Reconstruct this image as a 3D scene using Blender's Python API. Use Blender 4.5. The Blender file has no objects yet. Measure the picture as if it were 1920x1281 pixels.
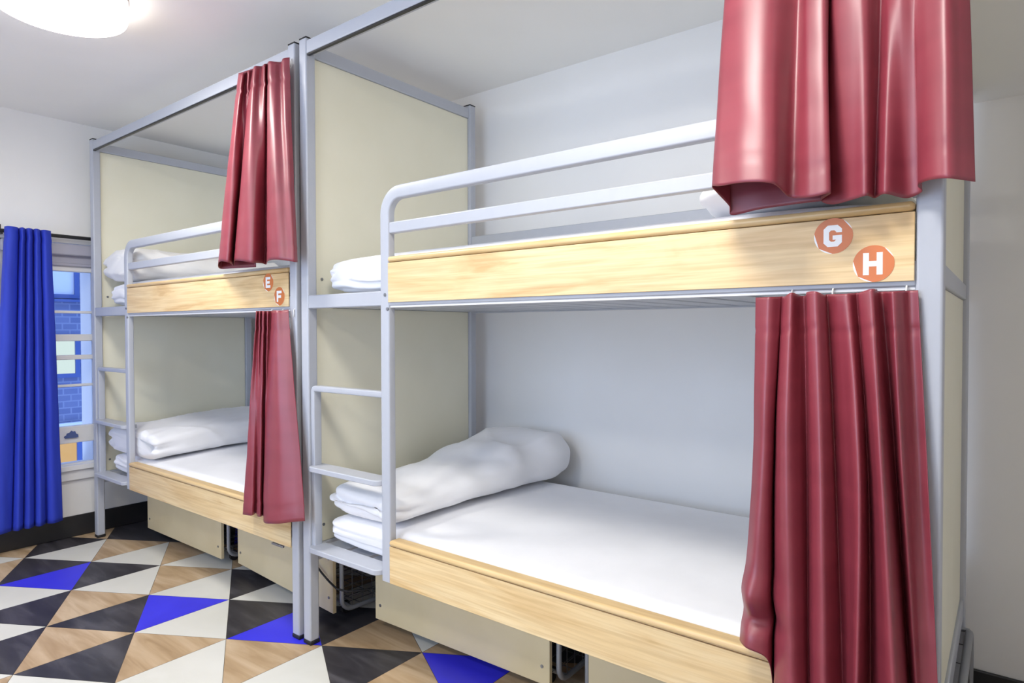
import bpy, bmesh, math, random
from mathutils import Vector, Matrix, noise
random.seed(7)
scene = bpy.context.scene
COL = scene.collection
PI = math.pi

# ------------------------------------------------------------------ materials
def new_mat(name, base, rough=.5, metallic=0., spec=.5, sheen=0.):
    m = bpy.data.materials.new(name); m.use_nodes = True
    b = m.node_tree.nodes['Principled BSDF']
    b.inputs['Base Color'].default_value = (*base, 1)
    b.inputs['Roughness'].default_value = rough
    b.inputs['Metallic'].default_value = metallic
    b.inputs['Specular IOR Level'].default_value = spec
    if sheen:
        b.inputs['Sheen Weight'].default_value = sheen
        b.inputs['Sheen Roughness'].default_value = .4
    return m

def nodes_of(m):
    return m.node_tree.nodes, m.node_tree.links, m.node_tree.nodes['Principled BSDF']

def noise_tint(m, c0, c1, scale=(8, 8, 8), detail=4, lo=.35, hi=.65, rot=(0, 0, 0), bump=0., bump_scale=None, distortion=0.):
    N, L, b = nodes_of(m)
    tc = N.new('ShaderNodeTexCoord'); mp = N.new('ShaderNodeMapping')
    mp.inputs['Scale'].default_value = scale; mp.inputs['Rotation'].default_value = rot
    nz = N.new('ShaderNodeTexNoise'); nz.inputs['Scale'].default_value = 1; nz.inputs['Detail'].default_value = detail
    nz.inputs['Distortion'].default_value = distortion
    cr = N.new('ShaderNodeValToRGB')
    cr.color_ramp.elements[0].position = lo; cr.color_ramp.elements[0].color = (*c0, 1)
    cr.color_ramp.elements[1].position = hi; cr.color_ramp.elements[1].color = (*c1, 1)
    L.new(tc.outputs['Object'], mp.inputs['Vector']); L.new(mp.outputs['Vector'], nz.inputs['Vector'])
    L.new(nz.outputs['Fac'], cr.inputs['Fac']); L.new(cr.outputs['Color'], b.inputs['Base Color'])
    if bump:
        bp = N.new('ShaderNodeBump'); bp.inputs['Strength'].default_value = bump; bp.inputs['Distance'].default_value = .002
        src = nz
        if bump_scale:
            src = N.new('ShaderNodeTexNoise'); src.inputs['Scale'].default_value = bump_scale; src.inputs['Detail'].default_value = 3
            L.new(tc.outputs['Object'], src.inputs['Vector'])
        L.new(src.outputs['Fac'], bp.inputs['Height']); L.new(bp.outputs['Normal'], b.inputs['Normal'])
    return m

M = {}
M['wall'] = noise_tint(new_mat('wall_paint', (.8, .79, .76), .75), (.84, .835, .82), (.865, .86, .845), (3, 3, 3), bump=.05, bump_scale=160)
M['ceiling'] = noise_tint(new_mat('ceiling_paint', (.8, .79, .76), .85), (.85, .845, .825), (.875, .87, .85), (2, 2, 2), bump=.04, bump_scale=140)
M['skirting'] = new_mat('black_skirting', (.022, .022, .024), .38)
M['steel'] = noise_tint(new_mat('grey_painted_steel', (.46, .48, .53), .36), (.455, .475, .525), (.465, .485, .535), (30, 30, 30))
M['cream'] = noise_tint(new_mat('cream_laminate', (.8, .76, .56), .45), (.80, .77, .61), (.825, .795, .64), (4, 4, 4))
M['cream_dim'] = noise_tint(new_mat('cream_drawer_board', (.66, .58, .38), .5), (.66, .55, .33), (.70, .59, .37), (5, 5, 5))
M['rubber'] = new_mat('black_rubber', (.012, .012, .013), .6)
M['bolt'] = new_mat('bolt_steel', (.35, .36, .38), .35, .9)
M['linen'] = noise_tint(new_mat('white_linen', (.86, .86, .88), .8, sheen=.15), (.84, .84, .86), (.88, .88, .90), (6, 6, 6), bump=.06, bump_scale=300)
M['linen_warm'] = noise_tint(new_mat('warm_white_cotton', (.84, .83, .81), .85, sheen=.15), (.81, .80, .785), (.86, .85, .83), (6, 6, 6), bump=.08, bump_scale=250)
M['burgundy'] = noise_tint(new_mat('burgundy_satin', (.24, .031, .048),   .44, spec=.8), (.225, .028, .045), (.265, .035, .054), (2, 2, 14), detail=3)
M['royal_blue'] = noise_tint(new_mat('royal_blue_cloth', (.02, .045, .50), .7), (.018, .04, .46), (.024, .055, .54), (20, 20, 3))
M['dark_blue'] = new_mat('navy_cloth', (.008, .008, .12), .8)
M['black_metal'] = new_mat('black_metal', (.01, .01, .011), .35)
M['wire'] = new_mat('dark_wire', (.10, .10, .11), .4, .5)
M['tube'] = new_mat('grey_tube', (.30, .31, .33), .35, .3)
M['white_gloss'] = new_mat('white_gloss_paint', (.80, .80, .80), .35)
M['blind'] = new_mat('pale_grey_blind', (.42, .42, .50), .6)
M['slate_blue'] = new_mat('slate_blue_plastic', (.08, .12, .30), .5)
M['sticker_white'] = new_mat('white_vinyl', (.88, .88, .88), .4)
M['hook'] = new_mat('white_plastic_hook', (.82, .82, .80), .35)

def wood_mat(name, c_light, c_mid, c_dark):
    m = new_mat(name, c_mid, .34, spec=.45)
    N, L, b = nodes_of(m)
    tc = N.new('ShaderNodeTexCoord')
    mp = N.new('ShaderNodeMapping'); mp.inputs['Scale'].default_value = (1.1, 7, 9)
    big = N.new('ShaderNodeTexNoise'); big.inputs['Scale'].default_value = 1.6; big.inputs['Detail'].default_value = 5
    big.inputs['Distortion'].default_value = 1.3
    mp2 = N.new('ShaderNodeMapping'); mp2.inputs['Scale'].default_value = (4, 90, 150)
    fine = N.new('ShaderNodeTexNoise'); fine.inputs['Scale'].default_value = 1.; fine.inputs['Detail'].default_value = 4
    cr = N.new('ShaderNodeValToRGB'); e = cr.color_ramp.elements
    e[0].position = .30; e[0].color = (*c_dark, 1); e[1].position = .68; e[1].color = (*c_light, 1)
    k = e.new(.46); k.color = (*c_mid, 1)
    mix = N.new('ShaderNodeMix'); mix.data_type = 'RGBA'; mix.blend_type = 'MULTIPLY'; mix.inputs['Factor'].default_value = .3
    cr2 = N.new('ShaderNodeValToRGB'); cr2.color_ramp.elements[0].position = .35; cr2.color_ramp.elements[0].color = (.55, .42, .28, 1)
    cr2.color_ramp.elements[1].position = .6; cr2.color_ramp.elements[1].color = (1, 1, 1, 1)
    L.new(tc.outputs['Object'], mp.inputs['Vector']); L.new(mp.outputs['Vector'], big.inputs['Vector'])
    L.new(tc.outputs['Object'], mp2.inputs['Vector']); L.new(mp2.outputs['Vector'], fine.inputs['Vector'])
    L.new(big.outputs['Fac'], cr.inputs['Fac']); L.new(fine.outputs['Fac'], cr2.inputs['Fac'])
    L.new(cr.outputs['Color'], mix.inputs['A']); L.new(cr2.outputs['Color'], mix.inputs['B'])
    L.new(mix.outputs['Result'], b.inputs['Base Color'])
    return m
M['wood'] = wood_mat('pale_oak_laminate', (.85, .67, .39), (.80, .59, .31), (.66, .44, .20))
M['wood_lip'] = wood_mat('oak_edge_lip', (.80, .60, .33), (.73, .52, .25), (.62, .41, .18))

def tile_mat(name, c0, c1, c2, rough, rot, sc):
    m = new_mat(name, c1, rough, spec=.4)
    N, L, b = nodes_of(m)
    tc = N.new('ShaderNodeTexCoord'); mp = N.new('ShaderNodeMapping')
    mp.inputs['Rotation'].default_value = (0, 0, rot); mp.inputs['Scale'].default_value = sc
    nz = N.new('ShaderNodeTexNoise'); nz.inputs['Scale'].default_value = 1; nz.inputs['Detail'].default_value = 6; nz.inputs['Distortion'].default_value = .8
    cr = N.new('ShaderNodeValToRGB'); e = cr.color_ramp.elements
    e[0].position = .3; e[0].color = (*c0, 1); e[1].position = .7; e[1].color = (*c2, 1); k = e.new(.5); k.color = (*c1, 1)
    L.new(tc.outputs['Object'], mp.inputs['Vector']); L.new(mp.outputs['Vector'], nz.inputs['Vector'])
    L.new(nz.outputs['Fac'], cr.inputs['Fac']); L.new(cr.outputs['Color'], b.inputs['Base Color'])
    return m
M['tile_white'] = tile_mat('cream_vinyl_tile', (.66, .65, .58), (.70, .69, .63), (.73, .72, .66), .38, .3, (3, 3, 3))
M['tile_tan'] = tile_mat('oak_effect_vinyl_tile', (.35, .23, .12), (.48, .335, .195), (.62, .47, .31), .40, .75, (2.2, 16, 2))
M['tile_black'] = tile_mat('charcoal_vinyl_tile', (.022, .02, .024), (.040, .037, .042), (.085, .08, .088), .40, .75, (3, 14, 3))
M['tile_blue'] = tile_mat('blue_vinyl_tile', (.038, .032, .68), (.043, .038, .75), (.05, .045, .80), .42, 0, (3, 3, 3))
M['joint'] = new_mat('floor_joint', (.10, .085, .07), .7)

m = bpy.data.materials.new('orange_vinyl'); m.use_nodes = True; M['orange'] = m
nodes_of(m)[2].inputs['Base Color'].default_value = (.62, .17, .035, 1); nodes_of(m)[2].inputs['Roughness'].default_value = .35

def emit_mat(name, col, strength):
    m = bpy.data.materials.new(name); m.use_nodes = True
    N, L = m.node_tree.nodes, m.node_tree.links; N.clear()
    o = N.new('ShaderNodeOutputMaterial'); e = N.new('ShaderNodeEmission')
    e.inputs['Color'].default_value = (*col, 1); e.inputs['Strength'].default_value = strength
    L.new(e.outputs[0], o.inputs[0]); return m
LAMP_STRENGTH = 26.
M['lamp'] = emit_mat('lamp_diffuser_glow', (1., .965, .90), LAMP_STRENGTH)
M['lamp_side'] = emit_mat('lamp_side_glow', (1., .965, .90), 3.)
M['lit_window'] = emit_mat('lit_window_glow', (.82, .95, .86), .42)
M['lit_door'] = emit_mat('warm_lit_glow', (.80, .50, .22), .42)

m = bpy.data.materials.new('window_glass'); m.use_nodes = True; M['glass'] = m
N, L = m.node_tree.nodes, m.node_tree.links; N.clear()
o = N.new('ShaderNodeOutputMaterial'); mx = N.new('ShaderNodeMixShader'); tr = N.new('ShaderNodeBsdfTransparent')
gl = N.new('ShaderNodeBsdfGlossy'); gl.inputs['Roughness'].default_value = .02; fr = N.new('ShaderNodeFresnel'); fr.inputs['IOR'].default_value = 1.3
tr.inputs['Color'].default_value = (.93, .96, 1, 1)
L.new(fr.outputs[0], mx.inputs[0]); L.new(tr.outputs[0], mx.inputs[1]); L.new(gl.outputs[0], mx.inputs[2]); L.new(mx.outputs[0], o.inputs[0])

m = new_mat('outdoor_brick', (.3, .2, .15), .9); M['brick'] = m
N, L, b = nodes_of(m)
tc = N.new('ShaderNodeTexCoord'); mp = N.new('ShaderNodeMapping'); mp.inputs['Rotation'].default_value = (0, PI/2, PI/2)
bk = N.new('ShaderNodeTexBrick'); bk.inputs['Scale'].default_value = 4.5; bk.inputs['Mortar Size'].default_value = .025
bk.inputs['Color1'].default_value = (.20, .22, .34, 1); bk.inputs['Color2'].default_value = (.15, .17, .29, 1); bk.inputs['Mortar'].default_value = (.27, .29, .40, 1)
sp = N.new('ShaderNodeSeparateXYZ'); cb = N.new('ShaderNodeCombineXYZ')
L.new(tc.outputs['Object'], sp.inputs[0]); L.new(sp.outputs['Y'], cb.inputs['X']); L.new(sp.outputs['Z'], cb.inputs['Y'])
L.new(cb.outputs[0], bk.inputs['Vector']); L.new(bk.outputs['Color'], b.inputs['Base Color'])
M['render_wall'] = new_mat('white_outdoor_render', (.75, .75, .75), .8)

# ------------------------------------------------------------------ mesh helpers
class MB:
    def __init__(s): s.v = []; s.f = []; s.mi = []
    def add(s, vs, fs, mi=0):
        o = len(s.v); s.v += [tuple(v) for v in vs]
        for f in fs: s.f.append(tuple(o + i for i in f)); s.mi.append(mi)
        return s
    def box(s, x0, x1, y0, y1, z0, z1, mi=0):
        return s.add([(x0,y0,z0),(x1,y0,z0),(x1,y1,z0),(x0,y1,z0),(x0,y0,z1),(x1,y0,z1),(x1,y1,z1),(x0,y1,z1)],
              [(0,3,2,1),(4,5,6,7),(0,1,5,4),(1,2,6,5),(2,3,7,6),(3,0,4,7)], mi)
    def sweep(s, path, prof, up, closed=False, mi=0):
        """prof: list of (a,b): a along the in-plane normal, b along `up` (constant vector)."""
        up = Vector(up).normalized(); P = [Vector(p) for p in path]; n = len(P); k = len(prof); rings = []
        for i in range(n):
            if closed: d0 = (P[i]-P[i-1]).normalized(); d1 = (P[(i+1) % n]-P[i]).normalized()
            else:
                d0 = (P[i]-P[max(i-1,0)]).normalized() if i else (P[1]-P[0]).normalized()
                d1 = (P[min(i+1,n-1)]-P[i]).normalized() if i < n-1 else d0
            t = (d0+d1).normalized(); nn = t.cross(up).normalized()
            sc = 1/max(.5, d0.dot(t))
            rings.append([P[i]+nn*a*sc+up*b for a, b in prof])
        vs = [p for r in rings for p in r]; fs = []
        for i in range(n if closed else n-1):
            j = (i+1) % n
            for a in range(k):
                c = (a+1) % k; fs.append((i*k+a, j*k+a, j*k+c, i*k+c))
        if not closed: fs.append(tuple(range(k-1,-1,-1))); fs.append(tuple((n-1)*k+a for a in range(k)))
        return s.add(vs, fs, mi)
    def tube(s, path, r, seg=8, closed=False, mi=0):
        P = [Vector(p) for p in path]; n = len(P); fs = []; vs = []; prev = None
        for i in range(n):
            if closed: t = (P[(i+1) % n]-P[i-1]).normalized()
            else: t = (P[min(i+1,n-1)]-P[max(i-1,0)]).normalized()
            a = Vector((0,0,1)) if abs(t.z) < .9 else Vector((1,0,0))
            if prev is not None: a = prev
            x = (a-t*a.dot(t)).normalized(); prev = x; y = t.cross(x)
            for q in range(seg):
                g = 2*PI*q/seg; vs.append(P[i]+x*math.cos(g)*r+y*math.sin(g)*r)
        for i in range(n if closed else n-1):
            j = (i+1) % n
            for q in range(seg):
                c = (q+1) % seg; fs.append((i*seg+q, j*seg+q, j*seg+c, i*seg+c))
        if not closed: fs.append(tuple(range(seg-1,-1,-1))); fs.append(tuple((n-1)*seg+q for q in range(seg)))
        return s.add(vs, fs, mi)
    def lathe(s, prof, cx, cy, seg=48, mi=0):
        k = len(prof); vs = []; fs = []
        for q in range(seg):
            g = 2*PI*q/seg
            for r, z in prof: vs.append((cx+r*math.cos(g), cy+r*math.sin(g), z))
        for q in range(seg):
            c = (q+1) % seg
            for i in range(k-1): fs.append((q*k+i, c*k+i, c*k+i+1, q*k+i+1))
        return s.add(vs, fs, mi)
    def prism(s, pts, y0, y1, mi=0):
        """pts (x,z) polygon extruded along y."""
        n = len(pts); vs = [(x,y0,z) for x,z in pts]+[(x,y1,z) for x,z in pts]
        fs = [tuple(range(n)), tuple(range(2*n-1,n-1,-1))]+[(i,i+n,(i+1) % n+n,(i+1) % n) for i in range(n)]
        return s.add(vs, fs, mi)
    def build(s, name, mats, parent=None, bevel=0, smooth=False, seg=2, fix=True):
        me = bpy.data.meshes.new(name); me.from_pydata(s.v, [], s.f)
        if not isinstance(mats, (list, tuple)): mats = [mats]
        for mm in mats: me.materials.append(mm)
        for p, i in zip(me.polygons, s.mi): p.material_index = i
        if fix:
            bm = bmesh.new(); bm.from_mesh(me); bmesh.ops.recalc_face_normals(bm, faces=bm.faces); bm.to_mesh(me); bm.free()
        if smooth:
            for p in me.polygons: p.use_smooth = True
        me.update()
        o = bpy.data.objects.new(name, me); COL.objects.link(o)
        if parent is not None: o.parent = parent
        if bevel:
            b = o.modifiers.new('bevel', 'BEVEL'); b.width = bevel; b.segments = seg; b.limit_method = 'ANGLE'; b.angle_limit = math.radians(40)
            b.harden_normals = False
            for p in me.polygons: p.use_smooth = True
            me.set_sharp_from_angle(angle=math.radians(50)) if not smooth else None
        return o

def rrect(w, h, r=.006, n=3):
    pts = []
    for cx, cy, a0 in ((w/2-r, h/2-r, 0), (-w/2+r, h/2-r, 90), (-w/2+r, -h/2+r, 180), (w/2-r, -h/2+r, 270)):
        for i in range(n+1):
            a = math.radians(a0+90*i/n); pts.append((cx+r*math.cos(a), cy+r*math.sin(a)))
    return pts

def thing(name, label, cat, loc=(0,0,0), rz=0, group=None):
    o = bpy.data.objects.new(name, None); COL.objects.link(o); o.location = loc; o.rotation_euler = (0,0,rz)
    o.empty_display_size = .1
    return tag(o, label, cat, group)
def tag(o, label, cat, group=None):
    o['label'] = label; o['category'] = cat
    if group: o['group'] = group
    return o
def struct(o): o['kind'] = 'structure'; return o
def copy_tree(o, parent=None):
    c = o.copy(); COL.objects.link(c)
    if parent is not None: c.parent = parent
    for ch in [k for k in bpy.data.objects if k.parent == o]: copy_tree(ch, c)
    return c

# ------------------------------------------------------------------ dimensions (metres)
ROOM_X0, ROOM_X1, ROOM_Y0, ROOM_Y1, CH = -2.2, 3.3, -2.7, 1.075, 2.44
W, WD = .046, .042            # post section
LEN, DEPTH, H = 2.06, .976, 2.3277
SHIFT = -2.0895               # second bed along the wall

# ------------------------------------------------------------------ room
T = .2
# floor: equilateral triangle tiles
S, OX, OY = .3977, -1.301, -.3685
KNOWN = {}
def cell(i, j, a, b): KNOWN[(i,j,0)] = a; KNOWN[(i,j,1)] = b     # w white, t tan, k black, b blue
cell(0,0,'w','k'); cell(-1,0,'b','k'); cell(1,0,'w','t'); cell(0,-1,'k','t'); cell(1,-1,'w','b'); cell(2,-1,'b','k')
cell(2,0,'w','k'); cell(0,1,'w','t'); cell(-1,1,'w','k'); cell(1,1,'w','t'); cell(0,2,'k','k'); cell(-1,2,'t','k')
cell(-2,1,'t','k'); cell(-2,0,'t','w'); cell(-1,-1,'k','w'); cell(-1,-2,'k','w'); cell(0,-2,'k','t'); cell(1,-2,'w','t')
cell(2,-2,'w','t'); cell(3,-2,'t','k'); cell(3,-1,'t','k'); cell(4,-1,'t','w'); cell(4,-2,'t','b'); cell(-2,-1,'k','w')
cell(5,-2,'w','t'); cell(5,-1,'k','w')
mb = MB(); X0, X1, Y0, Y1 = ROOM_X0-.02, ROOM_X1+.02, ROOM_Y0-.02, ROOM_Y1+.02
mb.box(X0, X1, Y0, Y1, -.12, -.0012, 4)
rnd = random.Random(3)
def clip(poly):
    for ax, lim, sg in ((0,X0,1),(0,X1,-1),(1,Y0,1),(1,Y1,-1)):
        out = []
        for i in range(len(poly)):
            p, q = poly[i], poly[(i+1) % len(poly)]; dp, dq = (p[ax]-lim)*sg, (q[ax]-lim)*sg
            if dp >= 0: out.append(p)
            if dp*dq < 0: t = dp/(dp-dq); out.append((p[0]+(q[0]-p[0])*t, p[1]+(q[1]-p[1])*t))
        poly = out
        if len(poly) < 3: return None
    return poly
def V(i, j): return (OX+(i-j)*S*.8660254, OY+(i+j)*S*.5)
for i in range(-14, 20):
    for j in range(-20, 16):
        for k in (0, 1):
            tri = [V(i,j), V(i+1,j), V(i+1,j+1)] if k == 0 else [V(i,j), V(i+1,j+1), V(i,j+1)]
            cx, cy = sum(p[0] for p in tri)/3, sum(p[1] for p in tri)/3
            tri = [(cx+(p[0]-cx)*.992, cy+(p[1]-cy)*.992) for p in tri]
            poly = clip(tri)
            code = KNOWN.get((i,j,k)) or rnd.choice('wwwtttkkkb')
            if poly: mb.add([(x,y,0) for x,y in poly], [tuple(range(len(poly)))], 'wtkb'.index(code))
struct(mb.build('floor', [M['tile_white'], M['tile_tan'], M['tile_black'], M['tile_blue'], M['joint']], fix=False))
for p in bpy.data.objects['floor'].data.polygons:
    pass
struct(MB().box(ROOM_X0-.3, ROOM_X1+T, ROOM_Y0-T, ROOM_Y1+T, CH, CH+.15).build('ceiling', M['ceiling']))
struct(MB().box(ROOM_X0-.3, ROOM_X1+T, ROOM_Y1, ROOM_Y1+T, 0, CH).build('wall_back', M['wall']))
struct(MB().box(ROOM_X1, ROOM_X1+T, ROOM_Y0, ROOM_Y1, 0, CH).build('wall_right', M['wall']))
FX0, FX1, FZ0, FZ1 = -1.3, 1.75, .65, 2.2      # unseen window added behind the camera for cool fill light
mb = MB(); ya_, yb_ = ROOM_Y0-T, ROOM_Y0
mb.box(ROOM_X0-.3, FX0, ya_, yb_, 0, CH); mb.box(FX1, ROOM_X1+T, ya_, yb_, 0, CH); mb.box(FX0, FX1, ya_, yb_, 0, FZ0); mb.box(FX0, FX1, ya_, yb_, FZ1, CH)
struct(mb.build('wall_front', M['wall']))
fill_win = bpy.data.objects.new('added_fill_window', None); COL.objects.link(fill_win); struct(fill_win)
mb = MB(); yw0, yw1 = ROOM_Y0-.12, ROOM_Y0-.06
mb.box(FX0, FX1, yw0, yw1, FZ0, FZ0+.05); mb.box(FX0, FX1, yw0, yw1, FZ1-.05, FZ1)
for x in (FX0, (FX0+FX1)/2-.025, FX1-.05): mb.box(x, x+.05, yw0, yw1, FZ0+.05, FZ1-.05)
struct(mb.build('window_frame', M['white_gloss'], fill_win, bevel=.003))
struct(MB().box(FX0+.05, FX1-.05, yw0+.02, yw0+.026, FZ0+.05, FZ1-.05).build('window_pane', M['glass'], fill_win))
struct(MB().box(FX0-.05, FX1+.05, ROOM_Y0-.05, ROOM_Y0+.04, FZ0-.03, FZ0).build('window_sill', M['white_gloss'], fill_win, bevel=.003))
# left wall with the window opening
WY0, WY1, WZ0, WZ1 = -.41, .065, .40, 1.74
XO = ROOM_X0-.26
mb = MB()
mb.box(XO, ROOM_X0, ROOM_Y0, WY0, 0, CH); mb.box(XO, ROOM_X0, WY1, ROOM_Y1, 0, CH)
mb.box(XO, ROOM_X0, WY0, WY1, 0, WZ0); mb.box(XO, ROOM_X0, WY0, WY1, WZ1, CH)
struct(mb.build('wall_left', M['wall']))
struct(MB().box(2.0625, ROOM_X1, -.25, ROOM_Y1, 1.935, CH).build('ceiling_bulkhead', M['ceiling']))
SK = .124
def skirt(name, x0, x1, y0, y1): struct(MB().box(x0, x1, y0, y1, 0, SK).build(name, M['skirting'], bevel=.004))
skirt('baseboard_left', ROOM_X0, ROOM_X0+.012, ROOM_Y0, ROOM_Y1)
skirt('baseboard_back', ROOM_X0+.012, ROOM_X1-.012, ROOM_Y1-.012, ROOM_Y1)
skirt('baseboard_right', ROOM_X1-.012, ROOM_X1, ROOM_Y0, ROOM_Y1)
skirt('baseboard_front', ROOM_X0+.012, ROOM_X1-.012, ROOM_Y0, ROOM_Y0+.012)

# window
M['white_gloss'] = M['white_gloss']
win = bpy.data.objects.new('window_1', None); COL.objects.link(win); win.location = (ROOM_X0, (WY0+WY1)/2, WZ0); struct(win)
def wpart(name, mb, mat, bevel=.003):
    o = mb.build(name, mat, bevel=bevel); o.parent = win; o.matrix_parent_inverse = Matrix.Translation(-Vector(win.location)); o['kind'] = 'structure'; return o
fx0, fx1 = ROOM_X0-.07, ROOM_X0-.015
mb = MB()
mb.box(fx0, fx1, WY0, WY0+.045, WZ0, WZ1); mb.box(fx0, fx1, WY1-.012, WY1, WZ0, WZ1)
mb.box(fx0, fx1, WY0+.045, WY1-.012, 1.565, 1.60); mb.box(fx0, fx1, WY0+.045, WY1-.012, WZ0, WZ0+.03)
wpart('window_frame', mb, M['white_gloss'])
a, b_ = WY0+.045, WY1-.012
wpart('sash_rail', MB().box(fx0+.005, fx1+.004, a, b_, 1.155, 1.195), M['white_gloss'])
wpart('sash_rail', MB().box(fx0+.01, fx1, a, b_, 1.045, 1.072), M['white_gloss'])
wpart('lower_board', MB().box(fx0, fx1+.008, a, b_, .552, .650), M['white_gloss'])
wpart('window_pane', MB().box(fx0+.02, fx0+.026, a, b_, WZ0+.02, 1.57), M['glass'], 0)
wpart('security_bar', MB().box(fx1+.002, fx1+.014, a, b_, 1.318, 1.334), M['white_gloss'])
wpart('security_bar', MB().box(fx1+.002, fx1+.014, a, b_, .885, .901), M['white_gloss'])
mb = MB(); mb.box(fx1, ROOM_X0+.035, WY0-.05, WY1+.05, .395, .425); mb.box(ROOM_X0, ROOM_X0+.018, WY0-.04, WY1+.04, .335, .395)
wpart('window_sill', mb, M['white_gloss'])
mb = MB(); mb.box(ROOM_X0, ROOM_X0+.02, WY0-.05, WY1+.05, 1.725, 1.77)
wpart('head_trim', mb, M['white_gloss'])
yc = -.075
pts = [(-.045,0),(-.05,.012),(-.035,.02),(-.03,.034),(-.012,.038),(0,.052),(.012,.044),(.024,.046),(.03,.028),(.044,.02),(.046,.004),(.03,-.002)]
mb = MB(); n = len(pts); vs = [(fx1+.008, yc+p[0]*.75, .585+p[1]*.8) for p in pts]+[(fx1+.018, yc+p[0]*.75, .585+p[1]*.8) for p in pts]
mb.add(vs, [tuple(range(n)), tuple(range(2*n-1,n-1,-1))]+[(i,(i+1) % n,(i+1) % n+n,i+n) for i in range(n)])
wpart('blue_shape', mb, M['slate_blue'], 0)  # small blue shape on the lower board
mb = MB(); mb.box(ROOM_X0-.012, ROOM_X0+.03, WY0+.01, WY1-.004, 1.655, 1.722)
t = thing('roller_blind', 'pale roller blind rolled up at the top of the window', 'blind', (ROOM_X0, -.28, 1.6))
o = mb.build('cassette', M['blind'], bevel=.008); o.parent = t; o.matrix_parent_inverse = Matrix.Translation(-Vector(t.location))
mb = MB(); mb.box(ROOM_X0-.010, ROOM_X0-.004, WY0+.02, WY1-.014, 1.61, 1.66); mb.box(ROOM_X0-.014, ROOM_X0+.002, WY0+.02, WY1-.014, 1.595, 1.612)
o = mb.build('blind_cloth', M['blind'], bevel=.003); o.parent = t; o.matrix_parent_inverse = Matrix.Translation(-Vector(t.location))

# the building across the yard
bx = -4.2
bt = thing('neighbouring_building', 'brick building with lit windows seen outside through the window panes', 'building', (bx-.6, .6, -.3))
def bpart(name, mb, mat, parent=bt, bevel=0):
    o = mb.build(name, mat, bevel=bevel); o.parent = parent
    wl = Vector(bt.location) if parent == bt else Vector(bt.location)
    o.matrix_parent_inverse = Matrix.Translation(-wl) if parent == bt else Matrix.Identity(4)
    return o
bpart('brick_wall', MB().box(bx-.6, bx, -2.2, 3.2, -.3, 4.2), M['brick'])
def bwin(y0, y1, z0, z1, glow):
    f = MB(); w = .035
    f.box(bx, bx+.03, y0-w, y0, z0-w, z1+w); f.box(bx, bx+.03, y1, y1+w, z0-w, z1+w)
    f.box(bx, bx+.03, y0, y1, z0-w, z0); f.box(bx, bx+.03, y0, y1, z1, z1+w)
    fo = bpart('window', f, M['slate_blue'])
    p = MB().box(bx+.004, bx+.012, y0, y1, z0, z1).build('pane', glow); p.parent = fo
bwin(.0, .585, 1.525, 2.3, M['render_wall']); bwin(.0, .585, .85, 1.13, M['lit_window']); bwin(.0, .588, .02, .26, M['lit_door'])
bpart('sky_blocker', MB().box(bx+.001, XO-.06, -4.2, -2.9, -.3, 4.2), M['brick'])  # unseen brick block added to keep bright sky off the window reveal
bpart('ledge', MB().box(bx, bx+.06, -2.2, 3.2, 1.462, 1.482), M['slate_blue'])
bpart('ledge', MB().box(bx, bx+.05, -2.2, 3.2, .40, .43), M['render_wall'])

# ------------------------------------------------------------------ bunk beds
ZUB, ZUT, ZLB, ZLT = 1.309, 1.4641, .3569, .5039      # side boards: upper bottom/top, lower bottom/top
XU0, XU1 = .461, .505                                  # guard upright
bed = thing('bunk_bed', '', 'bunk bed')
st = M['steel']
def post(x, y):
    p = MB().box(x, x+W, y, y+WD, .014, H).build('post', st, bed, bevel=.006, seg=3)
    f = MB().box(x-.001, x+W+.001, y-.001, y+WD+.001, 0, .016).build('rubber_foot', M['rubber'], p, bevel=.004)
    c = MB().box(x+.001, x+W-.001, y+.001, y+WD-.001, H-.001, H+.004).build('end_cap', M['rubber'], p, bevel=.001)
    return p
pfl = post(0, 0); pfr = post(LEN-W, 0); pbl = post(0, DEPTH-WD); pbr = post(LEN-W, DEPTH-WD)
def bolt(parent, p, axis, r=.0045):
    mb = MB(); d = {'x': Vector((1,0,0)), '-y': Vector((0,-1,0)), '-x': Vector((-1,0,0))}[axis]; p = Vector(p)
    mb.tube([p-d*.002, p+d*.0022], r, 12)
    mb.tube([p+d*.0022, p+d*.0034], r*.6, 12)
    return mb.build('bolt', M['bolt'], parent)
def rail(name, x0, x1, y0, y1, z0, z1, b=.004): return MB().box(x0, x1, y0, y1, z0, z1).build(name, st, bed, bevel=b, seg=3)
e = .002
rail('top_rail', W-e, LEN-W+e, .003, .035, 2.266, 2.316)
for x in (.006, LEN-W+.008):
    rail('top_rail', x, x+.032, WD-e, DEPTH-WD+e, 2.263, 2.312)
    rail('end_rail', x, x+.032, WD-e, DEPTH-WD+e, 1.305, 1.350)
    rail('end_rail', x, x+.032, WD-e, DEPTH-WD+e, .320, .385)
    for z0, z1 in ((1.351, 2.262), (.386, 1.304)):
        xc = x+.012
        pn = MB().box(xc, xc+.012, WD+.001, DEPTH-WD-.001, z0, z1).build('end_panel', M['cream'], bed, bevel=.001)
        if x < 1 :
            bolt(pn, (xc+.012, .075, z0+.065), 'x', .006)
MB().box(W, LEN-W, .004, .016, 2.259, 2.2665).build('curtain_track', M['black_metal'], bed, bevel=.001)
MB().box(XU1, LEN-W, .006, .018, 1.2925, 1.2995).build('curtain_track', M['white_gloss'], bed, bevel=.001)
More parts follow.
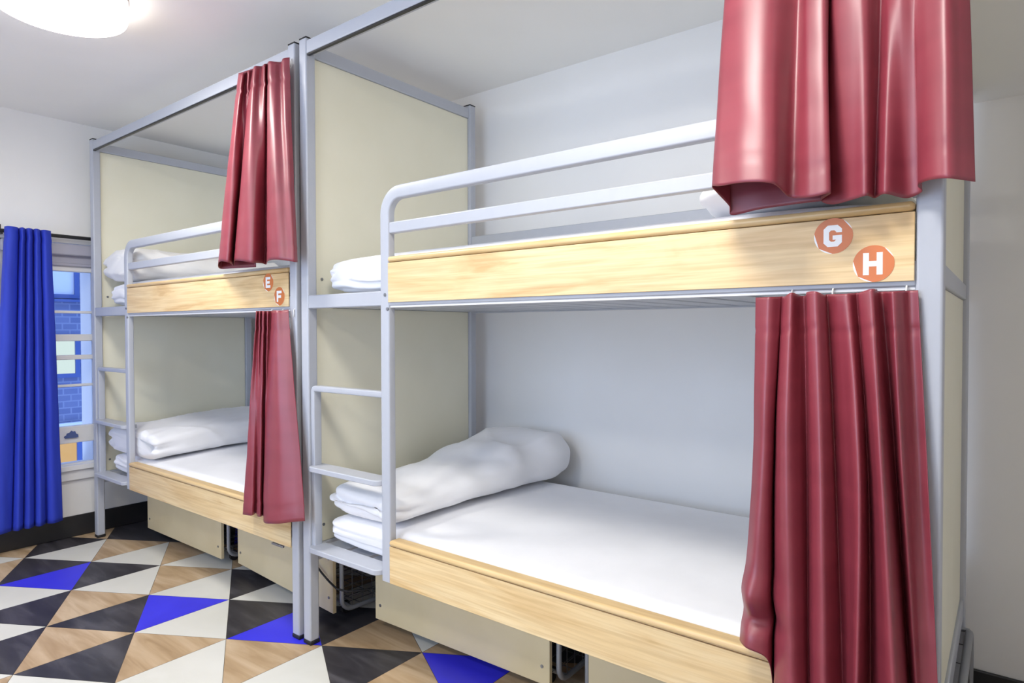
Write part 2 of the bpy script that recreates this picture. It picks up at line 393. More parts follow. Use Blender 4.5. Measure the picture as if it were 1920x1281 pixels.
# bed bases: side rails and slats
for z0, z1 in ((1.299, 1.350), (.360, .396)):
    up = z0 > 1
    mb = MB(); mb.box(W-e if up else XU0+.002, LEN-W+e, .002, .031, z0, z1); mb.box(W-e, LEN-W+e, DEPTH-.034, DEPTH-.004, z0, z1)
    base = mb.build('bed_base', st, bed, bevel=.004)
    mb = MB(); n = 15
    for k in range(n):
        x = .06+k*(LEN-.12-.11)/(n-1); mb.box(x, x+.108, .030, DEPTH-.033, z0+.006, z0+.022)
    mb.build('slats', st, base, bevel=.003)
rail('rear_guard_rail', W-e, LEN-W+e, DEPTH-.036, DEPTH-.006, 1.636, 1.679)
# front guard: bent tube and one bar
zt, zb, R_ = 1.678, ZLB-.001, .07
xc = (XU0+XU1)/2
path = [(xc, .015, zb), (xc, .015, 1.0), (xc, .015, zt-R_)]
for k in range(1, 9):
    a = PI-PI/2*k/8; path.append((xc+R_+R_*math.cos(a), .015, zt-R_+R_*math.sin(a)))
path.append((LEN-W+.002, .015, zt))
gr = MB().sweep(path, rrect(.044, .030, .006), (0, 1, 0)).build('guard_rail', st, bed, smooth=False)
for p in gr.data.polygons: p.use_smooth = True
gr.data.set_sharp_from_angle(angle=math.radians(60))
MB().box(XU1-.003, LEN-W+.002, .004, .028, 1.5425, 1.5805).build('guard_bar', st, gr, bevel=.004, seg=3)
bolt(gr, (xc+.004, 0, 1.336), '-y', .006); bolt(gr, (XU1-.006, .0, 1.288), '-y', .006)
# ladder in the bay between post and upright
lx = W+.012; ly = .025
path = [(lx, ly, .36), (lx, ly, .97)]
for k in range(0, 5):
    a = PI-PI/2*k/4; path.append((lx+.012+.012*math.cos(a), ly, .982+.012*math.sin(a)))
path.append((XU0+.002, ly, .994))
lad = MB().sweep(path, rrect(.022, .034, .004), (0, 1, 0)).build('ladder', st, bed)
for p in lad.data.polygons: p.use_smooth = True
lad.data.set_sharp_from_angle(angle=math.radians(60))
def step(z1, x0, x1, y0, y1):
    th, r = .02, .03; out = [(x0+.0, y1), (x0, y0+r)]
    for k in range(1, 6):
        a = PI+PI/2*k/5; out.append((x0+r+r*math.cos(a), y0+r+r*math.sin(a)))
    for k in range(0, 6):
        a = -PI/2+PI/2*k/5; out.append((x1-r+r*math.cos(a), y0+r+r*math.sin(a)))
    out.append((x1, y1))
    n = len(out); vs = [(x, y, z1-th) for x, y in out]+[(x, y, z1) for x, y in out]
    mb = MB().add(vs, [tuple(range(n-1,-1,-1)), tuple(range(n, 2*n))]+[(i, (i+1) % n, (i+1) % n+n, i+n) for i in range(n)])
    return mb.build('step', st, lad, bevel=.003)
step(.70, W+.004, XU0+.001, -.018, .058); step(.392, W+.004, XU0+.001, -.020, .058)
# oak side boards with a round lip
for z0, z1 in ((ZUB+.001, ZUT), (ZLB, ZLT)):
    bd = MB().box(XU1+.001, LEN-W-.001, -.004, .0005, z0, z1-.021).build('side_board', M['wood'], bed, bevel=.001)
    back = MB().box(XU1+.001, LEN-W-.001, .031, .042, z0+.02, z1-.01)
    lp = MB().box(XU1+.001, LEN-W-.001, -.008, .040, z1-.0195, z1).build('board_lip', M['wood_lip'], bd, bevel=.0085, seg=4)
    if z0 > 1: UPPER_BOARD = bd
bed['label'] = 'grey steel bunk bed with oak side boards marked G and H'
bed2 = copy_tree(bed); bed2.location = (SHIFT, 0, 0); bed2['label'] = 'grey steel bunk bed with oak side boards marked E and F'
MB().box(-.207+.0-SHIFT, -.127-SHIFT, -.008, .002, .345, .353).build('bracket', M['bolt'], bed2, bevel=.002)

# letter stickers
def glyph(ch, w, h, s):
    """closed polygons (x,z) centred on the origin; s = stroke"""
    x0, x1, z0, z1 = -w/2, w/2, -h/2, h/2
    R = lambda a, b, c, d: [(a, c), (b, c), (b, d), (a, d)]
    if ch == 'H': return [R(x0, x0+s, z0, z1), R(x1-s, x1, z0, z1), R(x0+s, x1-s, -s/2, s/2)]
    if ch == 'E': return [R(x0, x0+s, z0, z1), R(x0+s, x1, z1-s, z1), R(x0+s, x1, z0, z0+s), R(x0+s, x1-.15*w, -s/2, s/2)]
    if ch == 'F': return [R(x0, x0+s, z0, z1), R(x0+s, x1, z1-s, z1), R(x0+s, x1-.12*w, -s*.6, s*.4)]
    if ch == 'G':
        c = s*.75; i = s*.35
        outer = [(x1, z1-c-s*.7), (x1, z1-c), (x1-c, z1), (x0+c, z1), (x0, z1-c), (x0, z0+c), (x0+c, z0), (x1-c, z0), (x1, z0+c), (x1, s*.1), (0, s*.1), (0, -s*.75)]
        inner = [(x1-s, -s*.75), (x1-s, z0+s+i), (x1-s-i, z0+s), (x0+s+i, z0+s), (x0+s, z0+s+i), (x0+s, z1-s-i), (x0+s+i, z1-s), (x1-s-i, z1-s), (x1-s, z1-s-i), (x1-s, z1-c-s*.7)]
        P = outer; I = inner
        return [[P[0], P[1], I[8], I[9]], [P[1], P[2], I[7], I[8]], [P[2], P[3], I[6], I[7]], [P[3], P[4], I[5], I[6]], [P[4], P[5], I[4], I[5]],
                [P[5], P[6], I[3], I[4]], [P[6], P[7], I[2], I[3]], [P[7], P[8], I[1], I[2]], [P[8], P[9], (x1-s, s*.1), I[0], I[1]],
                [(x1-s, s*.1), P[10], P[11], I[0]]]
def sticker(root, ch, x, z, r=.0365):
    yb = -.004
    mb = MB(); n = 40
    mb.prism([(x+r*math.cos(2*PI*k/n), z+r*math.sin(2*PI*k/n)) for k in range(n)], yb-.0004, yb+.0003)
    so = mb.build('sticker', M['sticker_white'], root); so['label'] = 'round orange and white letter sticker'
    pts = []
    chords = [(18, 58), (170, 222), (222, 268)]     # straight cuts leave white slivers
    a = 0
    while a < 360:
        hit = [c for c in chords if c[0] < a < c[1]]
        if not hit: pts.append((x+r*.999*math.cos(math.radians(a)), z+r*.999*math.sin(math.radians(a))))
        a += 2 if not hit else 2
    pts = sorted(set(pts), key=lambda p: math.atan2(p[1]-z, p[0]-x))
    MB().prism(pts, yb-.0007, yb-.0003).build('orange_shape', M['orange'], so)
    mb = MB()
    for g in glyph(ch, .0345, .044, .0105): mb.prism([(x+p[0]-.001, z+p[1]) for p in g], yb-.0010, yb-.0006)
    mb.build('letter', M['sticker_white'], so)
sticker(bed, 'G', 1.8705, 1.4085); sticker(bed, 'H', 1.9435, 1.347)
sticker(bed2, 'E', 1.8725, 1.4110); sticker(bed2, 'F', 1.9515, 1.352)

# ------------------------------------------------------------------ bedding
def nz(p, f, o=0.): return noise.noise(Vector((p[0]*f+o, p[1]*f+o*1.7, p[2]*f-o)))
def soft(name, secs, mat, nu=88, nv=70, exp=3.2, endr=.06, endr2=None, wr=.004, wf=9., grooves=(), front_groove=None, seed=0., ripples=None, crease=0.):
    """secs: list of (y, x0, x1, z0, z1); rounded body swept along y."""
    def sec(y):
        for a, b in zip(secs, secs[1:]):
            if y <= b[0]:
                t = (y-a[0])/(b[0]-a[0]); t = t*t*(3-2*t); return [a[k]+(b[k]-a[k])*t for k in range(1, 5)]
        return list(secs[-1][1:])
    ya, yb = secs[0][0], secs[-1][0]; vs = []; rows = []
    ts = []
    ne = 14; endr2 = endr2 or endr
    for k in range(ne): ts.append((ya+endr*(1-math.cos(PI/2*k/ne)), math.sin(PI/2*k/ne)))
    for k in range(nv+1): ts.append((ya+endr+(yb-ya-endr-endr2)*k/nv, 1))
    for k in range(ne-1, -1, -1): ts.append((yb-endr2*(1-math.cos(PI/2*k/ne)), math.sin(PI/2*k/ne)))
    for y, sc in ts:
        x0, x1, z0, z1 = sec(y); cx, cz, hw, hh = (x0+x1)/2, (z0+z1)/2, (x1-x0)/2, (z1-z0)/2
        sc = max(sc, .02); er = endr if y < (ya+yb)/2 else endr2; hw -= (1-sc)*min(er, hw*.98); hh -= (1-sc)*min(er, hh*.98)
        for q in range(nu):
            a = 2*PI*q/nu; c, s = math.cos(a), math.sin(a)
            X = cx+hw*math.copysign(abs(c)**(2/exp), c); Z = cz+hh*math.copysign(abs(s)**(2/exp), s)
            nx, nz_ = c, s
            d = wr*(nz((X, y, Z), wf, seed)*.8+nz((X, y*.6, Z), wf*2.3, seed+4)*.45)
            d += wr*.9*(abs(nz((X*1.0, y*.45+X*.5, Z*1.5), wf*1.6, seed+9))*2-.6)
            cz_ = 1-abs(nz((X*.9+y*.35, y*.45-X*.3, Z*.8), wf*.55, seed+13))*2; d += crease*max(0, cz_)**9-crease*.3
            if ripples:
                zlo, zhi, xlim, fr, amp = ripples
                if X < xlim and zlo < Z < zhi:
                    k = max(0, min(1, (xlim-X)/.12)); d += amp*k*math.sin(Z*fr+X*6+nz((X, y, Z), 7, seed)*2.5)
            for gz, gw, gd, slope in grooves:
                fy = max(0, 1-(y-ya)/.16); fl = max(0, 1-(X-x0)/.10)
                d -= gd*max(fy, fl)*math.exp(-(((Z-gz-slope*(X-x0)))/gw)**2)
            if Z < z0+.012: d *= .2
            yy = y
            if sc < 1:
                e_ = (1-sc); yy = y+(-1 if y < (ya+yb)/2 else 1)*d*e_
            vs.append((X+nx*d, yy, Z+nz_*d))
    mb = MB(); n = len(ts); fs = []
    for i in range(n-1):
        for q in range(nu):
            c = (q+1) % nu; fs.append((i*nu+q, i*nu+c, (i+1)*nu+c, (i+1)*nu+q))
    fs.append(tuple(range(nu))); fs.append(tuple((n-1)*nu+q for q in range(nu-1,-1,-1)))
    mb.add(vs, fs)
    return mb.build(name, mat, smooth=True)

def mattress(dx, z0, z1, label, seed):
    x0 = dx+(.095 if dx == 0 else .135)
    o = soft('mattress', [(.046, x0, 1.985+dx, z0, z1), (.45, x0, 1.985+dx, z0, z1+.012), (.968, x0, 1.985+dx, z0, z1+.014)],
             M['linen'], nu=200, exp=6.5, endr=.05, wr=.0012, wf=5, seed=seed, ripples=(z0, z1-.012, .55+dx, 210, .0045))
    return tag(o, label, 'mattress')
mattress(0, .398, .512, 'white sheeted mattress on the lower bed of the bunk marked G and H', 1)
mattress(SHIFT, .398, .512, 'white sheeted mattress on the lower bed of the bunk marked E and F', 2)
mattress(0, 1.352, 1.490, 'white sheeted mattress on the upper bed of the bunk marked G and H', 3)
mattress(SHIFT, 1.352, 1.490, 'white sheeted mattress on the upper bed of the bunk marked E and F', 4)
LD = M['linen']
o = soft('duvet', [(.035, .075, .49, .516, .630), (.20, .085, .505, .522, .632), (.45, .10, .53, .527, .668), (.70, .12, .57, .529, .726), (.90, .14, .615, .530, .764), (1.045, .16, .63, .530, .768)],
         LD, exp=2.7, endr=.06, endr2=.14, wr=.007, wf=6., crease=.012, seed=11, grooves=((.598, .010, .032, -.05), (.556, .008, .02, -.06)))
tag(o, 'thick white duvet folded on the lower bed of the bunk marked G and H', 'duvet')
o = soft('duvet', [(.044, SHIFT+.065, SHIFT+.70, .516, .664), (.2, SHIFT+.07, SHIFT+.69, .522, .678), (.5, SHIFT+.08, SHIFT+.66, .528, .698), (.95, SHIFT+.10, SHIFT+.64, .529, .712)],
         LD, exp=4., endr=.035, wr=.006, crease=.009, wf=7, seed=21, grooves=((.588, .012, .034, .0),))
tag(o, 'white duvet folded on the lower bed of the bunk marked E and F', 'duvet')
o = soft('duvet', [(.034, SHIFT+.050, SHIFT+.50, 1.493, 1.676), (.1, SHIFT+.038, SHIFT+.51, 1.497, 1.684), (.4, SHIFT+.05, SHIFT+.54, 1.504, 1.674), (.92, SHIFT+.09, SHIFT+.56, 1.507, 1.660)],
         M['linen_warm'], exp=2.8, endr=.055, wr=.006, crease=.008, wf=8, seed=31, grooves=((1.586, .011, .034, .0),), ripples=(1.49, 1.575, SHIFT+.4, 90, .004))
tag(o, 'white duvet folded behind the guard rail on the upper bed marked E', 'duvet')
o = soft('duvet', [(.06, 1.54, 1.95, 1.497, 1.585), (.3, 1.50, 1.95, 1.502, 1.61), (.6, 1.47, 1.95, 1.506, 1.62), (.92, 1.48, 1.95, 1.507, 1.60)],
         LD, exp=2.4, endr=.08, wr=.007, wf=7, seed=41)
tag(o, 'white duvet on the upper bed marked G, mostly hidden by the burgundy curtain', 'duvet')

# ------------------------------------------------------------------ under-bed drawers
def drawer():
    t = thing('storage_drawer', '', 'drawer', group='under-bed storage drawers')
    L_, z0, z1 = .855, .045, .312
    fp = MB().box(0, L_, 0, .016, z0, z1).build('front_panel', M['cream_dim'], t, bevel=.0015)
    for x in (.03, L_-.03):
        for z in (z0+.06, z1-.045): bolt(fp, (x, 0, z), '-y', .006)
    def loop(x):
        r = .05; ya, yb, za, zb_ = .030, .68, .052, .306; p = []
        for cy, cz, a0 in ((yb-r, zb_-r, 0), (ya+r, zb_-r, 90), (ya+r, za+r, 180), (yb-r, za+r, 270)):
            for k in range(6):
                a = math.radians(a0+90*k/5); p.append((x, cy+r*math.cos(a), cz+r*math.sin(a)))
        return p
    mb = MB()
    for x in (-.018, L_+.018): mb.tube(loop(x), .0095, 10, closed=True)
    for y, z in ((.036, .30), (.67, .30), (.08, .053), (.63, .053)): mb.tube([(-.018, y, z), (L_+.018, y, z)], .007, 8)
    mb.build('basket_frame', M['tube'], t, smooth=True)
    mb = MB()
    for x in (-.018, L_+.018):
        for k in range(1, 13): y = .03+.65*k/13; mb.tube([(x, y, .056), (x, y, .302)], .0016, 5)
        for z in (.10, .15, .20, .25): mb.tube([(x, .034, z), (x, .676, z)], .0016, 5)
    for k in range(1, 17): x = -.018+(L_+.036)*k/17; mb.tube([(x, .05, .056), (x, .66, .056)], .0016, 5); mb.tube([(x, .676, .056), (x, .676, .302)], .0016, 5)
    for k in range(1, 7): y = .03+.65*k/7; mb.tube([(-.018, y, .058), (L_+.018, y, .058)], .0016, 5)
    for z in (.12, .19, .25): mb.tube([(-.018, .677, z), (L_+.018, .677, z)], .0016, 5)
    mb.build('wire_mesh', M['wire'], t)
    for x in (.06, L_-.06):
        for y in (.10, .60):
            MB().tube([(x-.009, y, .022), (x+.009, y, .022)], .022, 14).box(x-.012, x+.012, y-.012, y+.012, .040, .050).build('castor', M['rubber'], t)
    return t
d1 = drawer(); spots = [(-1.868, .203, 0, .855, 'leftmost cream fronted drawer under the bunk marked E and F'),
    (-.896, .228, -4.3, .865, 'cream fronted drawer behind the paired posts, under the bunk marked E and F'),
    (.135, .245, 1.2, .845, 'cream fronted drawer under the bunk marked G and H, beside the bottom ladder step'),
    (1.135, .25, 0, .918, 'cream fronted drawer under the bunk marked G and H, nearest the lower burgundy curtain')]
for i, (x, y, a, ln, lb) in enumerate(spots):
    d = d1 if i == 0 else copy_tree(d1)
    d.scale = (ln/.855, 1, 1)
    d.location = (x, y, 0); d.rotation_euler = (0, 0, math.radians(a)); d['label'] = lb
c = MB().tube([(-.24, .168, .31), (-.185, .163, .255), (-.13, .155, .223), (-.089, .150, .206), (-.035, .146, .185), (.015, .146, .167), (.05, .175, .156), (.10, .26, .150), (.13, .34, .15)], .0042, 8).build('cable', M['rubber'], smooth=True)
tag(c, 'thin black cable crossing a cream drawer front beside the paired bed posts', 'cable')

# ------------------------------------------------------------------ curtains
CURTAINS = {'UR': [[(1.773, -0.013, 2.272), (1.754, -0.012, 2.272), (1.732, -0.014, 2.272), (1.708, -0.019, 2.272), (1.708, -0.023, 2.272), (1.707, -0.03, 2.272), (1.708, -0.038, 2.272), (1.719, -0.049, 2.272), (1.753, -0.06, 2.272), (1.794, -0.057, 2.272), (1.825, -0.026, 2.272), (1.843, -0.045, 2.272), (1.87, -0.049, 2.272), (1.874, -0.026, 2.272), (1.881, -0.038, 2.272), (1.911, -0.049, 2.272), (1.929, -0.045, 2.272), (1.943, -0.023, 2.272), (1.955, -0.034, 2.272), (1.968, -0.049, 2.272), (1.982, -0.045, 2.272), (1.991, -0.042, 2.272), (2.005, -0.049, 2.272), (2.026, -0.06, 2.272), (2.04, -0.049, 2.272), (2.051, -0.038, 2.272)],
 [(1.741, -0.012, 1.95), (1.718, -0.011, 1.95), (1.69, -0.013, 1.95), (1.66, -0.02, 1.95), (1.66, -0.025, 1.95), (1.659, -0.035, 1.95), (1.66, -0.045, 1.95), (1.674, -0.06, 1.95), (1.716, -0.075, 1.95), (1.768, -0.07, 1.95), (1.806, -0.03, 1.95), (1.829, -0.055, 1.95), (1.862, -0.06, 1.95), (1.868, -0.03, 1.95), (1.876, -0.045, 1.95), (1.914, -0.06, 1.95), (1.936, -0.055, 1.95), (1.954, -0.025, 1.95), (1.969, -0.04, 1.95), (1.985, -0.06, 1.95), (2.002, -0.055, 1.95), (2.014, -0.05, 1.95), (2.031, -0.06, 1.95), (2.057, -0.075, 1.95), (2.075, -0.06, 1.95), (2.089, -0.045, 1.95)],
 [(1.857, -0.012, 1.481), (1.786, -0.011, 1.481), (1.721, -0.013, 1.478), (1.667, -0.02, 1.472), (1.666, -0.03, 1.489), (1.653, -0.07, 1.514), (1.656, -0.11, 1.521), (1.686, -0.145, 1.512), (1.746, -0.165, 1.507), (1.794, -0.155, 1.499), (1.807, -0.085, 1.483), (1.849, -0.1, 1.475), (1.884, -0.1, 1.479), (1.853, -0.03, 1.479), (1.876, -0.04, 1.467), (1.917, -0.06, 1.469), (1.941, -0.07, 1.471), (1.949, -0.03, 1.472), (1.971, -0.06, 1.472), (2.001, -0.025, 1.466), (2.026, -0.03, 1.474), (2.023, -0.06, 1.481), (2.042, -0.1, 1.48), (2.071, -0.125, 1.475), (2.092, -0.11, 1.472), (2.109, -0.09, 1.47)]], 
'UL': [[(-0.296, -0.012, 2.29), (-0.359, -0.011, 2.295), (-0.399, -0.014, 2.296), (-0.343, -0.05, 2.271), (-0.293, -0.06, 2.255), (-0.317, -0.03, 2.275), (-0.27, -0.05, 2.261), (-0.273, -0.03, 2.273), (-0.206, -0.06, 2.261), (-0.198, -0.035, 2.267), (-0.146, -0.055, 2.256), (-0.176, -0.025, 2.275), (-0.104, -0.06, 2.254), (-0.083, -0.05, 2.25), (-0.072, -0.03, 2.253), (-0.034, -0.045, 2.251), (-0.014, -0.03, 2.255)],
 [(-0.294, -0.012, 1.477), (-0.464, -0.011, 1.483), (-0.575, -0.016, 1.487), (-0.451, -0.09, 1.496), (-0.368, -0.12, 1.497), (-0.324, -0.11, 1.489), (-0.428, -0.035, 1.49), (-0.301, -0.1, 1.496), (-0.196, -0.125, 1.485), (-0.145, -0.11, 1.477), (-0.199, -0.04, 1.484), (-0.189, -0.03, 1.48), (-0.055, -0.1, 1.48), (0.034, -0.12, 1.476), (0.071, -0.1, 1.471), (0.089, -0.085, 1.467), (0.071, -0.06, 1.469)]], 
'LR': [[(1.717, -0.008, 1.287), (1.75, -0.032, 1.286), (1.768, -0.012, 1.287), (1.772, -0.008, 1.288), (1.784, -0.032, 1.286), (1.801, -0.045, 1.293), (1.809, -0.012, 1.288), (1.819, -0.008, 1.288), (1.831, -0.045, 1.293), (1.85, -0.058, 1.293), (1.86, -0.038, 1.287), (1.861, -0.012, 1.289), (1.883, -0.026, 1.288), (1.904, -0.032, 1.288), (1.915, -0.008, 1.29), (1.924, -0.032, 1.289), (1.948, -0.045, 1.295), (1.954, -0.008, 1.291), (1.965, -0.008, 1.291), (1.98, -0.038, 1.289), (1.994, -0.026, 1.29), (2.004, -0.008, 1.291), (2.02, -0.012, 1.291)],
 [(1.715, -0.021, 0.886), (1.744, -0.063, 0.898), (1.762, -0.049, 0.898), (1.757, -0.008, 0.89), (1.78, -0.063, 0.904), (1.805, -0.091, 0.912), (1.824, -0.063, 0.91), (1.831, -0.035, 0.906), (1.849, -0.077, 0.916), (1.871, -0.098, 0.923), (1.883, -0.063, 0.918), (1.885, -0.035, 0.913), (1.912, -0.063, 0.922), (1.937, -0.091, 0.931), (1.942, -0.035, 0.922), (1.956, -0.063, 0.929), (1.976, -0.098, 0.938), (1.984, -0.035, 0.927), (1.989, -0.014, 0.924), (2.003, -0.063, 0.935), (2.012, -0.035, 0.931), (2.024, -0.021, 0.931), (2.04, -0.028, 0.934)],
 [(1.696, -0.038, 0.533), (1.727, -0.092, 0.546), (1.767, -0.079, 0.525), (1.763, -0.025, 0.43), (1.783, -0.079, 0.43), (1.823, -0.119, 0.43), (1.841, -0.092, 0.43), (1.844, -0.065, 0.43), (1.864, -0.106, 0.43), (1.89, -0.133, 0.43), (1.902, -0.079, 0.43), (1.91, -0.065, 0.43), (1.922, -0.092, 0.43), (1.941, -0.133, 0.43), (1.949, -0.038, 0.43), (1.97, -0.079, 0.43), (2.01, -0.133, 0.43), (2.02, -0.065, 0.43), (2.019, -0.018, 0.43), (2.034, -0.065, 0.43), (2.042, -0.058, 0.43), (2.057, -0.058, 0.43), (2.067, -0.052, 0.43)]], 
'LL': [[(-0.292, -0.015, 1.297), (-0.245, -0.04, 1.295), (-0.264, -0.02, 1.296), (-0.222, -0.04, 1.295), (-0.24, -0.02, 1.296), (-0.186, -0.045, 1.294), (-0.208, -0.02, 1.295), (-0.172, -0.035, 1.294), (-0.187, -0.012, 1.295), (-0.115, -0.04, 1.295), (-0.092, -0.045, 1.294), (-0.076, -0.03, 1.294), (-0.059, -0.015, 1.297)],
 [(-0.355, -0.03, 0.443), (-0.331, -0.06, 0.457), (-0.262, -0.06, 0.465), (-0.281, -0.03, 0.465), (-0.218, -0.06, 0.47), (-0.182, -0.07, 0.477), (-0.229, -0.03, 0.464), (-0.192, -0.05, 0.464), (-0.138, -0.08, 0.464), (-0.075, -0.1, 0.477), (0.004, -0.1, 0.491), (0.06, -0.08, 0.503), (0.094, -0.05, 0.506)]], 
'BL': [[(-2.1, -0.403, 1.776), (-2.065, -0.398, 1.776), (-2.06, -0.376, 1.776), (-2.085, -0.349, 1.776), (-2.114, -0.336, 1.776), (-2.085, -0.339, 1.776), (-2.06, -0.334, 1.776), (-2.085, -0.317, 1.776), (-2.112, -0.306, 1.776), (-2.08, -0.309, 1.776), (-2.06, -0.303, 1.776), (-2.085, -0.283, 1.776), (-2.112, -0.272, 1.776), (-2.08, -0.276, 1.776), (-2.06, -0.269, 1.776), (-2.085, -0.248, 1.776), (-2.112, -0.237, 1.776), (-2.085, -0.24, 1.776), (-2.068, -0.227, 1.776), (-2.095, -0.194, 1.776)],
 [(-2.1, -0.5, 0.135), (-2.065, -0.479, 0.135), (-2.06, -0.444, 0.135), (-2.085, -0.401, 0.135), (-2.114, -0.389, 0.135), (-2.085, -0.389, 0.135), (-2.06, -0.375, 0.135), (-2.085, -0.349, 0.135), (-2.112, -0.337, 0.135), (-2.08, -0.339, 0.135), (-2.06, -0.325, 0.135), (-2.085, -0.299, 0.135), (-2.112, -0.286, 0.135), (-2.08, -0.288, 0.135), (-2.06, -0.274, 0.135), (-2.085, -0.247, 0.135), (-2.112, -0.232, 0.135), (-2.085, -0.229, 0.135), (-2.068, -0.204, 0.135), (-2.095, -0.157, 0.135)]]}
def cr(p0, p1, p2, p3, t):
    return tuple(.5*((2*b)+(-a+c)*t+(2*a-5*b+4*c-d)*t*t+(-a+3*b-3*c+d)*t**3) for a, b, c, d in zip(p0, p1, p2, p3))
def curtain(name, rows, mat, label, cat, sub=7, vres=60, hem=.055, head=.075, seed=0., ripple=.003, ease=1.0, creases=()):
    fine = []
    for r in rows:
        o = []
        for i in range(len(r)-1):
            q = [r[max(i-1,0)], r[i], r[i+1], r[min(i+2, len(r)-1)]]
            for k in range(sub): o.append(cr(*q, k/sub))
        o.append(r[-1]); fine.append(o)
    nc = len(fine[0]); nr = len(fine)-1; vs = []; nrows = vres+1
    for v in range(nrows):
        g = v/vres*nr; i = min(int(g), nr-1); t = g-i
        for cidx in range(nc):
            a, b = fine[i][cidx], fine[i+1][cidx]
            if nr == 1:
                x = a[0]+(b[0]-a[0])*t; y = a[1]+(b[1]-a[1])*t**ease; z = a[2]+(b[2]-a[2])*t
            else:
                q = [fine[max(i-1,0)][cidx], a, b, fine[min(i+2, nr)][cidx]]
                x, y, z = cr(*q, t)
            top, bot = fine[0][cidx][2], fine[-1][cidx][2]
            amp = ripple*min(1, (top-z)/.3+.1)
            y += amp*nz((x*14, z*2.2, 0), 1., seed)+amp*.6*nz((x*9+z*8, z*5, 1), 1., seed+3)
            for zc, w, dd in ((top-head, .006, .004), (bot+hem, .004, .0018)):
                y += dd*math.exp(-((z-zc)/w)**2)
            for zc, xc_, wx, wz, dd in creases:
                y += dd*math.exp(-((z-zc)/wz)**2-((x-xc_)/wx)**2)
            vs.append((x, y, z))
    mb = MB(); fs = []
    for v in range(nrows-1):
        for cidx in range(nc-1):
            p = v*nc+cidx; fs.append((p, p+nc, p+nc+1, p+1))
    mb.add(vs, fs); o = mb.build(name, mat, smooth=True, fix=False)
    s = o.modifiers.new('thickness', 'SOLIDIFY'); s.thickness = .0012; s.offset = 0
    return tag(o, label, cat)
def hooks(parent, pts, mat=None):
    for x, y, z in pts:
        mb = MB(); P = []
        for k in range(11):
            a = -PI*.2+PI*1.35*k/10; P.append((x, y+.009*math.cos(a), z+.011*math.sin(a)))
        P.append((x, y-.010, z-.022)); mb.tube(P, .0018, 6)
        mb.build('curtain_hook', mat or M['hook'], parent, smooth=True)
K = CURTAINS
B = M['burgundy']
u = curtain('privacy_curtain', K['UR'], B, 'burgundy satin curtain bunched above the board marked G and H', 'curtain', seed=1., sub=9, vres=70, ripple=.005)
hooks(u, [(x, .004, 2.258) for x in (1.76, 1.84, 1.92, 1.99)])
u = curtain('privacy_curtain', K['UL'], B, 'burgundy satin curtain gathered above the board marked E and F', 'curtain', seed=2., ease=.8)
hooks(u, [(x, .004, 2.258) for x in (-.30, -.2, -.1, -.045)])
u = curtain('privacy_curtain', K['LR'], B, 'long burgundy satin curtain hanging in front of the lower bed, under letters G and H', 'curtain', seed=3., sub=9, vres=80, ripple=.006,
            creases=((.66, 1.72, .05, .03, -.02), (.60, 1.74, .05, .02, .022)))
hooks(u, [(1.79, .006, 1.290), (1.87, .004, 1.290), (2.0, .004, 1.290)]); hooks(u, [(1.951, -.02, 1.283)], M['bolt'])
u = curtain('privacy_curtain', K['LL'], B, 'narrow burgundy satin curtain hanging in front of the lower bed, under letters E and F', 'curtain', seed=4., ease=.9, ripple=.004)
hooks(u, [(-.2, .004, 1.290), (-.12, .004, 1.290), (-.04, .004, 1.290)])
u = curtain('window_curtain', K['BL'], M['royal_blue'], 'long royal blue curtain drawn across the window at the end wall', 'curtain', seed=5., head=.05, hem=.05, ripple=.003)
# rod for the blue curtain
t = thing('curtain_rod', 'black curtain rod above the window holding the blue curtain', 'curtain rod', (ROOM_X0, -.3, 1.757))
def rp(name, mb, mat, **k):
    o = mb.build(name, mat, **k); o.parent = t; o.matrix_parent_inverse = Matrix.Translation(-Vector(t.location)); return o
rp('rod', MB().tube([(-2.130, -.78, 1.757), (-2.130, .30, 1.757)], .0105, 14), M['black_metal'], smooth=False)
for y in (-.41, .24): rp('bracket', MB().box(ROOM_X0, ROOM_X0+.006, y-.015, y+.015, 1.72, 1.80).box(ROOM_X0, -2.12, y-.006, y+.006, 1.738, 1.75), M['black_metal'], bevel=.002)
rp('finial', MB().tube([(-2.130, -.80, 1.757), (-2.130, -.775, 1.757)], .018, 14), M['black_metal'])

# ------------------------------------------------------------------ ceiling lamps
def lamp(x, y, label):
    t = thing('ceiling_light', label, 'ceiling light', (x, y, CH))
    R0 = .206; zb = -.085
    prof = [(0.0005, zb-.004)]+[((R0-.012)*k/6, zb-.004+.003*(k/6)**2) for k in range(1, 7)]
    MB().lathe(prof, 0, 0, 64).build('diffuser', M['lamp'], t, smooth=True)
    MB().lathe([(R0-.012+.012*math.sin(PI/2*k/5), zb+.011-.012*math.cos(PI/2*k/5)) for k in range(0, 6)]+[(R0, -.012), (R0-.004, -.008)], 0, 0, 64).build('diffuser_side', M['lamp_side'], t, smooth=True)
    MB().lathe([(R0-.004, -.010), (R0+.003, -.008), (R0+.003, -.0005), (R0-.02, -.0005)], 0, 0, 64).build('base_ring', M['white_gloss'], t)
    return t
lamp(-.53, -.615, 'round white ceiling light glowing in the corner by the blue curtain')
lamp(1.55, -.80, 'round white ceiling light in front of the bunk marked G and H')
lamp(.75, -2.05, 'unseen round fill light added on the ceiling opposite the bunks')  # added out of view to fill the lower beds from the front

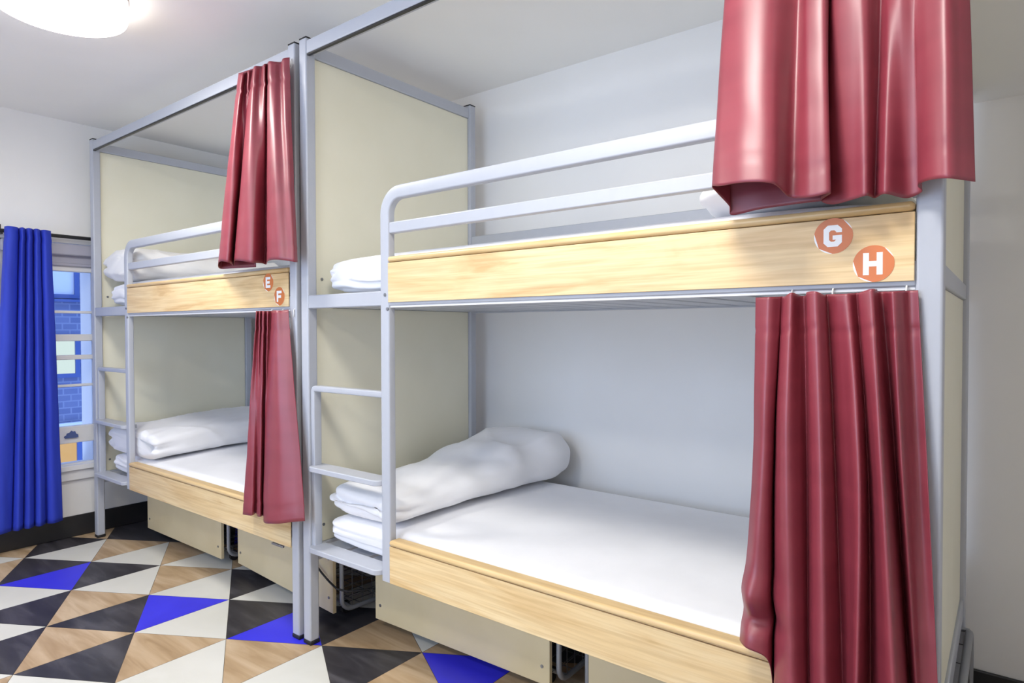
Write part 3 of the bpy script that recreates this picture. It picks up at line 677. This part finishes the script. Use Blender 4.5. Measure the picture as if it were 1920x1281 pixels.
# ------------------------------------------------------------------ daylight and camera
w = bpy.data.worlds.new('evening_sky'); scene.world = w; w.use_nodes = True
bg = w.node_tree.nodes['Background']; WN, WL = w.node_tree.nodes, w.node_tree.links
tc = WN.new('ShaderNodeTexCoord'); sp = WN.new('ShaderNodeSeparateXYZ'); mr = WN.new('ShaderNodeMapRange')
mr.inputs['From Min'].default_value = -.25; mr.inputs['From Max'].default_value = -.85; mr.interpolation_type = 'SMOOTHSTEP'
mc = WN.new('ShaderNodeMix'); mc.data_type = 'RGBA'
mc.inputs['A'].default_value = (.26, .45, 1.0, 1); mc.inputs['B'].default_value = (1.45, 1.72, 2.2, 1)     # sky raised on the added window's side to brighten the lower beds
WL.new(tc.outputs['Generated'], sp.inputs[0]); WL.new(sp.outputs['Y'], mr.inputs['Value']); WL.new(mr.outputs['Result'], mc.inputs['Factor'])
WL.new(mc.outputs['Result'], bg.inputs['Color']); bg.inputs['Strength'].default_value = 1.

def portal(name, loc, rot, sx, sy):
    l = bpy.data.lights.new(name, 'AREA'); l.shape = 'RECTANGLE'; l.size = sx; l.size_y = sy; l.cycles.is_portal = True
    o = bpy.data.objects.new(name, l); COL.objects.link(o); o.location = loc; o.rotation_euler = rot; return o
portal('fill_window_daylight', ((FX0+FX1)/2, ROOM_Y0-.1, (FZ0+FZ1)/2), (PI/2, 0, 0), FX1-FX0, FZ1-FZ0)  # guides sky light in through the added window

cam_d = bpy.data.cameras.new('camera'); cam_d.sensor_width = 36; cam_d.lens = 36*1199.08/1920; cam_d.clip_start = .02
cam = bpy.data.objects.new('camera', cam_d); COL.objects.link(cam)
Rm = Matrix(((.789636, -.009852, .613497), (.613572, .016159, -.789473), (-.002136, .999821, .018805)))
cam.matrix_world = Matrix.Translation((2.15744, -1.44942, 1.21794)) @ Rm.to_4x4()
scene.camera = cam
vs_ = scene.view_settings
vs_.view_transform = 'Standard'; vs_.look = 'None'; vs_.gamma = 1; vs_.use_curve_mapping = False
vs_.exposure = 1.2
scene.cycles.use_denoising = True
scene.cycles.max_bounces = 12; scene.cycles.diffuse_bounces = 8
scene.cycles.sample_clamp_indirect = 4
